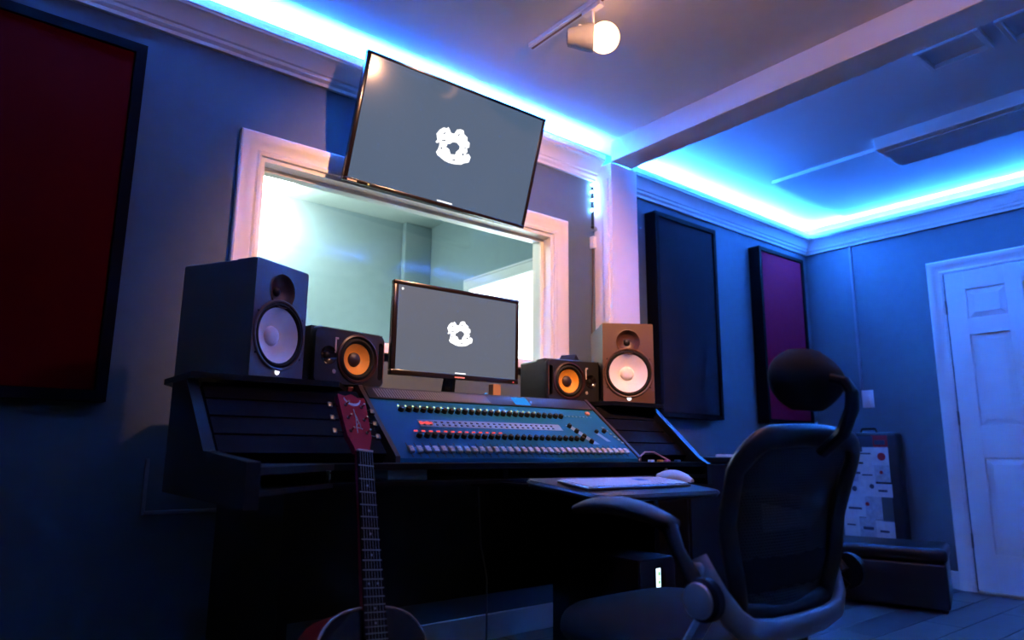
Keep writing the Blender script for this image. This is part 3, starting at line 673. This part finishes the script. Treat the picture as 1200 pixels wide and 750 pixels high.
B().rings([[(-nw(z), -.006, z), (nw(z), -.006, z), (nw(z)*.8, .010+(.004 if z < .6 else 0), z), (0, .017+(.006 if z < .6 else 0), z), (-nw(z)*.8, .010+(.004 if z < .6 else 0), z)] for z in (.49, .56, .70, GL+.004)]).obj('neck', burg, gt)
B().prism([(-nw(.39), .39), (nw(.39), .39), (nw(GL), GL), (-nw(GL), GL)], -.0115, -.0062, XZ).obj('fretboard', ebony, gt, smooth=False)
frz = [GL-.648*(1-2**(-i/12)) for i in range(0, 20)]
for i, z in enumerate(frz):
    if i == 0: B().box(-.0215, .0215, -.0145, -.0062, z, z+.004).obj('nut', keyw, gt, smooth=False); continue
    if z > .392: B().box(-nw(z), nw(z), -.0128, -.0115, z-.001, z+.001).obj('fret', silver, gt, smooth=False)
for i in (3, 5, 7, 9, 12, 15, 17):
    z = (frz[i]+frz[i-1])/2
    for x in ((-.012, .012) if i == 12 else (0,)):
        B().lathe([(.0028, 0), (.0028, .0006)], 10, T(x, -.0115, z) @ FRONT).obj('position_dot', pearl, gt)
for i in range(6):
    x = -.0175+.007*i; B().tube([(x*1.3, -.012, .17), (x, -.0155, GL)], .0005, 4).obj('string', silver, gt)
# headstock, tilted back
ht = Matrix.Rotation(math.radians(-13), 4, 'X'); HM = T(0, -.002, GL+.003) @ ht
hs = [(-.0215, 0), (.0215, 0), (.024, .015), (.036, .045), (.037, .06), (.042, .165), (.040, .172), (.02, .168), (0, .178), (-.02, .168), (-.040, .172), (-.042, .165), (-.037, .06), (-.036, .045), (-.024, .015)]
B().prism(hs, 0, .016, HM @ XZ).obj('headstock', burg, gt, smooth=False)
hd = [o for o in gt.children if o.name.startswith('headstock')][0]
cr = [(.026*math.cos(a), .026*math.sin(a)) for a in [math.radians(190+160*k/14) for k in range(15)]]
cr += [(.024*math.cos(a), .0185*math.sin(a)) for a in [math.radians(350-160*k/14) for k in range(15)]]
B().prism([(x, .165+y) for x, y in cr], -.0012, 0, HM @ XZ).obj('crescent_inlay', pearl, hd, smooth=False)
for pts in ([(-.004, .055), (-.003, .075), (.000, .10), (-.002, .128)], [(-.004, .075), (.006, .088), (.004, .10), (-.001, .115)], [(-.006, .070), (.003, .071), (.013, .069)], [(.001, .098), (.008, .085), (.009, .072)]):
    B().tube([tuple(HM @ Vector((x, -.0006, z))) for x, z in pts], .0011, 5).obj('script_inlay', pearl, hd)
for s in (-1, 1):
    for k, z in enumerate((.058, .098, .138)):
        tu = B().lathe([(.0045, -.001), (.0045, .003), (.0026, .004), (.0026, .016), (.003, .018), (.001, .0185)], 12, HM @ T(s*.024, 0, z) @ FRONT)
        tu.tube([tuple(HM @ Vector((s*.030, .010, z))), tuple(HM @ Vector((s*.058, .010, z)))], .002, 6)
        tu.box(-.0075, .0075, -.004, .004, -.009, .009, .0035, 3, M=HM @ T(s*.064, .010, z))
        tu.obj('tuning_peg', mat('smoked_chrome', (.28, .27, .28), .2, metal=1), hd)

# ------------------------------------------------------------------ LED string, hook and lead beside the post
ls = empty('led_string', (2.688, YB, 2.36), label='short strip of white blue lights hanging beside the post', cat='light strip')
B().box(-.008, .004, -.006, 0, -.26, 0).obj('backing', blackpl, ls, smooth=False)
for i, z in enumerate((-.012, -.055, -.105, -.165)):
    B().lathe([(.004, 0), (.0065, .004), (.0065, .010), (.004, .014), (.001, .015)], 12, T(-.013 if i % 2 else -.009, -.004, z) @ FRONT).obj('light', led_dot, ls)
hk = empty('metal_hook', (2.688, YB-.012, 2.075), label='small metal hook with ball end beside the white post', cat='hook')
B().tube([(.0, .01, 0), (-.0, -.02, 0), (-.03, -.04, .004), (-.06, -.05, -.004)], .005, 8).obj('arm', silver, hk)
B().lathe([(.001, -.010), (.008, -.006), (.010, 0), (.008, .006), (.001, .010)], 12, T(-.062, -.05, -.006)).obj('ball_end', blackpl, hk)
ad = empty('plug_adapter', (2.678, YB, 2.0), label='small white adapter box with thin lead hanging beside the post', cat='adapter')
B().box(-.016, .010, -.030, 0, -.035, .035, .004).obj('housing', white_m, ad)
B().tube([(-.003, -.012, -.035), (-.003, -.012, -.12), (-.004, -.010, -.30), (-.015, -.010, -.45), (-.018, -.012, -.60), (-.004, -.012, -.75), (.0, -.014, -.95)], .0035, 6).obj('lead', mat('dark_lead', (.10, .06, .06), .6), ad)

# ------------------------------------------------------------------ floor level by the desk
pc = empty('computer_tower', (2.04, 1.87, 0), label='black computer tower with small lit readout under the desk', cat='computer')
B().box(-.10, .10, -.16, .20, .012, .46, .006).obj('case', blackpl, pc)
B().box(-.097, .097, -.168, -.16, .02, .455, .004).obj('front_panel', gloss, pc)
B().box(-.013, .011, -.1695, -.168, .335, .425).obj('readout', emis('readout_frame', (.55, .8, 1), 2.2, K), pc, smooth=False)
rd = B()
for k, (a, b) in enumerate(((.345, .352), (.362, .366), (.372, .381), (.387, .391), (.40, .412))): rd.box(.003 if k % 2 else -.002, .008, -.1702, -.1695, a, b)
rd.obj('readout_marks', emis('readout_green', (.25, .7, .2), 1.0, K), pc, smooth=False)
for x in (-.08, .08):
    for y in (-.13, .17): B().lathe([(.014, 0), (.014, .012)], 12, T(x, y, 0)).obj('foot', rubber, pc)
wc = B().tube([(1.66, 2.30, .74), (1.672, 2.295, .52), (1.675, 2.295, .47), (1.69, 2.29, .40), (1.705, 2.29, .34), (1.707, 2.29, .20), (1.70, 2.28, .06), (1.68, 2.26, .0045), (1.60, 2.24, .0045)], .004, 6)
wc.obj('hanging_cable', cablem, label='pale cable hanging down under the desk to the floor', cat='cable')
for k, pts in enumerate(([(1.75, 2.10), (1.85, 2.24), (2.0, 2.20), (2.05, 2.30)], [(1.55, 2.28), (1.72, 2.33), (1.85, 2.36), (1.98, 2.38)])):
    B().tube([(x, y, .006) for x, y in pts], .0055, 6).obj('floor_cable', rubber, label=['dark cable curling on the floor under the desk', 'dark cable lying straight along the modesty panel'][k], cat='cable')
rg = B()
n = 14
top = []
for i in range(n+1):
    for j in range(9):
        x = 1.50+.62*i/n; y = 1.95+.42*j/8+.01*math.sin(i*1.3); top.append((x, y, .003+.010*max(0, math.sin(i*1.1+j*.9))*math.sin(PI*j/8)))
nb = len(top); vs = top+[(x, y, 0.0005) for x, y, z in top]
fs = []
for i in range(n):
    for j in range(8):
        a = i*9+j; fs.append((a, a+9, a+10, a+1)); fs.append((nb+a, nb+a+1, nb+a+10, nb+a+9))
ring = [j for j in range(9)]+[i*9+8 for i in range(1, n+1)]+[n*9+j for j in range(7, -1, -1)]+[i*9 for i in range(n-1, 0, -1)]
for a, b in zip(ring, ring[1:]+ring[:1]): fs.append((a, b, nb+b, nb+a))
rg.add(vs, fs).obj('floor_cloth', mat('pale_blue_cloth', (.40, .46, .55), .9, bump=.3), label='crumpled pale cloth on the floor under the desk', cat='cloth', ang=60)

# ------------------------------------------------------------------ office chair
CX, CY = 1.415, 1.06
ch = empty('office_chair', (CX, CY, 0), label='black mesh back office chair with headrest pulled up to the desk', cat='chair')
def yb(z):
    pts = [(.46, -.195), (.52, -.215), (.60, -.228), (.70, -.232), (.80, -.262), (.90, -.318), (.95, -.345)]
    for (a, va), (b, vb) in zip(pts, pts[1:]):
        if z <= b: t = (z-a)/(b-a); return va+(vb-va)*t
    return pts[-1][1]
def hw(z):
    pts = [(.49, .175), (.55, .195), (.62, .222), (.70, .240), (.80, .250), (.95, .256)]
    for (a, va), (b, vb) in zip(pts, pts[1:]):
        if z <= b: t = max(0, (z-a)/(b-a)); return va+(vb-va)*t
    return pts[-1][1]
ZT, ZB = .893, .50
def outline(inset=0.):
    P = []
    rr = .085
    zt = ZT-inset; zb = ZB+inset
    zz = [zb+(zt-rr-zb)*k/14 for k in range(15)]
    for z in zz: P.append((hw(z)-inset, z))
    c = hw(zt)-inset-rr
    for k in range(1, 9): a = PI/2*k/8; P.append((c+rr*math.cos(a), zt-rr+rr*math.sin(a)))
    for k in range(1, 6): P.append((c*(1-2*k/6), zt+.006*math.sin(PI*k/6)))
    for k in range(8): a = PI/2*(8-k)/8; P.append((-c-rr*math.cos(a), zt-rr+rr*math.sin(a)))
    for z in reversed(zz): P.append((-hw(z)+inset, z))
    for k in range(1, 6): P.append((-(hw(zb)-inset)*(1-2*k/6), zb-.01*math.sin(PI*k/6)))
    return P
ol = outline(.022)
B().tube([(x, yb(z)-.004, z) for x, z in ol], (.024, .015), 12, closed=True, up=Vector((0, 1, 0))).obj('back_frame', mat('chair_frame_black', (.011, .012, .012), .42), ch, ang=60)
g = B(); nv, nu = 18, 14; vs = []; fs = []
for j in range(nv+1):
    z = ZB+.02+(ZT-.035-ZB-.02)*j/nv
    w = hw(z)-.022
    if z > ZT-.105: q = (z-(ZT-.105))/.085; w = w-.085+.085*math.sqrt(max(0, 1-min(1, q)**2))
    for i in range(nu+1):
        u = -1+2*i/nu; vs.append((w*u, yb(z)+.006-.018*(1-u*u), z))
for j in range(nv):
    for i in range(nu): a = j*(nu+1)+i; fs.append((a, a+1, a+nu+2, a+nu+1))
g.add(vs, fs).obj('mesh_panel', weave, ch, ang=80)
R = []
for j in range(9):
    z = .512+(.165)*j/8; w = hw(z)-.018; t = .016*math.sin(PI*(.12+.76*j/8))
    R.append([(w*math.cos(a), yb(z)+.012+t*math.sin(a)-.01*(1-math.cos(a)**2), z) for a in [2*PI*k/20 for k in range(20)]])
B().rings(R).obj('lumbar_pad', fabric, ch, ang=60)
# headrest
R = []
for j in range(13):
    t = j/12; z = .930+.130*t; s = math.sin(PI*(.06+.88*t))**.55; w = .120*s
    R.append([(.012+w*math.copysign(abs(math.cos(a))**.7, math.cos(a)), -.305-.02*math.sin(PI*t)+.036*s*math.sin(a)+.045*(math.cos(a)**2)*s, z) for a in [2*PI*k/28 for k in range(28)]])
B().rings(R).obj('headrest', fabric, ch, ang=70)
B().tube([(0, -.325, .84), (0, -.372, .88), (0, -.395, .93), (0, -.398, .965)], [(.020, .012), (.022, .013), (.020, .013), (.018, .012)], 10).obj('headrest_post', blackpl, ch)
B().tube([(0, -.398, .962), (0, -.385, .985), (0, -.35, .995), (0, -.315, .99)], [(.014, .012), (.014, .012), (.016, .012), (.030, .020)], 10).obj('headrest_bracket', blackpl, ch)
B().box(-.03, .03, -.345, -.336, .985, .991, .002).obj('bracket_clip', silver, ch)
# silver lower frame
up = [(-.245, -.185, .635), (-.242, -.20, .605), (-.232, -.215, .57), (-.205, -.232, .525), (-.17, -.243, .498), (-.10, -.25, .490), (0, -.252, .488), (.10, -.25, .490), (.17, -.243, .498), (.205, -.232, .525), (.228, -.215, .575), (.236, -.205, .625), (.238, -.20, .655)]
rr = [(.012, .020), (.014, .022), (.016, .022), (.016, .024), (.016, .027), (.016, .027), (.016, .028), (.016, .027), (.016, .027), (.016, .024), (.012, .016), (.008, .009), (.005, .006)]
B().tube(up, rr, 12, up=Vector((0, -.3, 1)).normalized()).obj('lower_frame', alum, ch, ang=60)
B().box(-.262, -.230, -.205, -.170, .580, .630, .012, 4).obj('frame_end', alum, ch)
B().box(.228, .262, -.205, -.168, .57, .61, .012, 4).obj('frame_end', alum, ch)
B().tube([(0, -.25, .475), (0, -.16, .43), (0, -.02, .385)], [(.05, .012), (.05, .014), (.06, .016)], 10).obj('back_spine', alum, ch)
for s in (-1, 1):
    xx = s*.290
    B().lathe([(.040, -.012), (.040, .008), (.034, .014)], 28, T(s*.283, -.222, .567) @ Matrix.Rotation(s*PI/2, 4, 'Y')).obj('pivot_hub', blackpl, ch)
    B().lathe([(.033, .012), (.031, .018), (.02, .022), (.001, .023)], 28, T(s*.287, -.222, .567) @ Matrix.Rotation(s*PI/2, 4, 'Y')).obj('pivot_cap', alum, ch)
    B().tube([(s*.272, -.222, .567), (s*.275, -.195, .60), (s*.283, -.165, .65), (xx, -.155, .69), (xx, -.12, .706)], [(.010, .024), (.011, .022), (.012, .019), (.016, .018), (.018, .014)], 10, up=Vector((1, 0, 0))).obj('arm_upright', mat('chair_frame_black', (.02, .02, .02)), ch, ang=60)
    R = []
    for j in range(13):
        t = j/12; y = -.165+.265*t; zc = .700+.028*math.sin(PI*min(1, t*.72))-.010*t**3; w = (.034+.012*t)*math.sin(PI*(.10+.80*t))**.45; hgt = .020*math.sin(PI*(.10+.80*t))**.5
        R.append([(xx+w*math.cos(a), y, zc+hgt*math.sin(a)) for a in [2*PI*k/16 for k in range(16)]])
    B().rings(R).obj('arm_pad', mat('arm_pad_black', (.018, .020, .020), .55), ch, ang=70)
    B().tube([(s*.272, -.222, .545), (s*.25, -.16, .47), (s*.20, -.05, .40)], [(.018, .012)]*3, 8).obj('arm_brace', alum if s < 0 else blackpl, ch)
R = []
for j in range(7):
    z = .385+.085*j/6; s = (.88, .96, 1, 1, .99, .96, .88)[j]
    R.append([(.245*s*math.copysign(abs(math.cos(a))**.45, math.cos(a)), .055+.235*s*math.copysign(abs(math.sin(a))**.45, math.sin(a)), z) for a in [2*PI*k/32 for k in range(32)]])
B().rings(R).obj('seat', fabric, ch, ang=60)
B().box(-.10, .10, -.06, .14, .335, .385, .01).obj('tilt_mechanism', blackpl, ch)
B().lathe([(.028, .10), (.028, .24), (.018, .24), (.018, .335)], 18, T(0, .04, 0)).obj('gas_lift', chrome, ch)
for k in range(5):
    a = 2*PI*k/5+.3; c, s = math.cos(a), math.sin(a)
    B().tube([(c*.02, .04+s*.02, .105), (c*.16, .04+s*.16, .095), (c*.29, .04+s*.29, .075)], [(.024, .020), (.02, .017), (.016, .013)], 8).obj('base_spoke', alum, ch)
    cs = B().lathe([(.020, -.022), (.026, -.018), (.026, -.005), (.022, -.003), (.022, .003), (.026, .005), (.026, .018), (.020, .022)], 16, T(c*.29, .04+s*.29, .027) @ Matrix.Rotation(a, 4, 'Z') @ Matrix.Rotation(PI/2, 4, 'X'))
    cs.lathe([(.008, .03), (.008, .07)], 8, T(c*.29, .04+s*.29, 0)).obj('caster', blackpl, ch)

# ------------------------------------------------------------------ far corner: ottoman, sticker case, radiator, side cabinet
dvec = Vector((.30, -.954)); oa = math.atan2(dvec.y, dvec.x)
ot = empty('ottoman', (4.23, 1.545, 0), (0, 0, oa), label='low black leather ottoman with padded lid beside the door', cat='ottoman')
B().box(-.60, -.01, .012, .40, .018, .255, .015, 3).obj('base_box', leather, ot)
B().box(-.615, 0, 0, .41, .258, .335, .028, 4).obj('padded_lid', leather, ot)
for x in (-.57, -.04):
    for y in (.04, .37): B().lathe([(.016, 0), (.02, .02)], 10, T(x, y, 0)).obj('foot', rubber, ot)
sc = empty('sticker_case', (5.045, 2.245, 0), label='upright black case covered with stickers against the wall', cat='case')
B().box(-.115, 0, -.205, .20, 0, .985, .03, 4).obj('case_shell', mat('case_black_tolex', (.008, .008, .010), .6, bump=.2, bscale=400), sc)
stk = [(-.05, .11, .30, .62, 0), (-.14, -.045, .885, .955, 1), (-.045, .10, .86, .95, 3), (-.14, .02, .77, .875, 2), (.03, .18, .79, .87, 2), (-.14, -.05, .66, .765, 4), (-.04, .06, .64, .76, 2), (.07, .185, .65, .78, 4), (.04, .185, .55, .64, 2), (-.145, .03, .56, .63, 2), (-.14, -.08, .40, .55, 5), (-.07, .03, .41, .55, 4), (.04, .18, .42, .54, 2), (-.14, -.03, .27, .39, 2), (-.02, .08, .28, .40, 4), (.09, .185, .27, .41, 2), (-.13, .02, .14, .26, 4), (.03, .18, .13, .26, 2)]
stm = [None, mat('sticker_red', (.45, .012, .02), .5), mat('sticker_white', (.62, .64, .66), .5, var=.25, scale=30), mat('sticker_navy', (.04, .06, .10), .5), mat('sticker_pale', (.42, .45, .50), .5, var=.5, scale=45), mat('sticker_olive', (.06, .09, .09), .5)]
for i, (a, b, c, d, k) in enumerate(stk[1:]):
    B().box(-.1165-.0004*(i % 3), -.1148, a-.006, b+.006, c-.008, d+.008).obj('sticker', stm[k], sc, smooth=False)
for y, z, r_, k in ((-.10, .82, .027, 1), (.10, .72, .022, 3), (-.02, .62, .016, 3), (-.09, .715, .012, 1), (.02, .50, .014, 1), (.10, .60, .018, 3)):
    B().lathe([(r_, 0), (r_, .0008)], 16, T(-.1175, y, z) @ Matrix.Rotation(-PI/2, 4, 'Y')).obj('sticker', stm[k], sc)
dk2 = B()
for (y0, y1, z0, z1) in ((-.13, -.06, .90, .93), (-.03, .05, .835, .845), (.05, .16, .70, .715), (-.12, -.06, .585, .60), (.06, .15, .46, .475), (-.01, .06, .33, .35), (-.11, -.05, .32, .335), (.11, .17, .35, .36), (-.03, .04, .69, .70), (.05, .17, .825, .835)):
    dk2.box(-.1185, -.1172, y0, y1, z0, z1)
dk2.obj('sticker_print', stm[3], sc, kind='stuff', smooth=False)
B().tube([(-.06, -.06, .985), (-.06, -.05, 1.01), (-.06, .04, 1.01), (-.06, .05, .985)], .008, 8).obj('handle', rubber, sc)
ra = empty('radiator', (4.28, YB-.02, 0), label='white column radiator on the wall under the red panel', cat='radiator')
for i in range(24):
    x = -.62+i*.052
    if i == 0: f0 = B().box(-.017, .017, -.10, -.02, .14, .545, .014, 3).obj('fin', white_m, ra, loc=(x, 0, 0))
    else: again(f0, 'fin', ra, (x, 0, 0))
B().tube([(-.64, -.06, .18), (.60, -.06, .18)], .014, 8).tube([(-.64, -.06, .51), (.60, -.06, .51)], .014, 8).obj('header_pipe', white_m, ra)
for x in (-.5, .45): B().box(x-.015, x+.015, -.08, -.04, 0, .15).obj('foot', white_m, ra, smooth=False)
cbn = empty('side_cabinet', (3.05, 2.33, 0), label='black side cabinet standing between the desk and the charcoal panel', cat='cabinet')
B().box(-.30, .32, -.22, .24, .04, .79, .004).obj('body', deskm, cbn, smooth=False)
B().box(-.32, .34, -.24, .26, .79, .815, .004).obj('top', deskm, cbn, smooth=False)
for x0, x1 in ((-.29, .005), (.015, .31)):
    dd = B().box(x0, x1, -.236, -.2205, .06, .78, .003).obj('door', blackpl, cbn, smooth=False)
    B().box(x1-.03 if x0 < 0 else x0+.02, x1-.02 if x0 < 0 else x0+.03, -.25, -.236, .42, .52, .003).obj('handle', black_m, dd)
for x in (-.27, .29):
    for y in (-.19, .21): B().lathe([(.018, 0), (.018, .04)], 10, T(x, y, 0)).obj('foot', rubber, cbn)
B().box(3.18, 3.34, 2.13, 2.24, .8155, .828, .002).obj('notepad', paper, label='white notepad on top of the black side cabinet', cat='notepad')
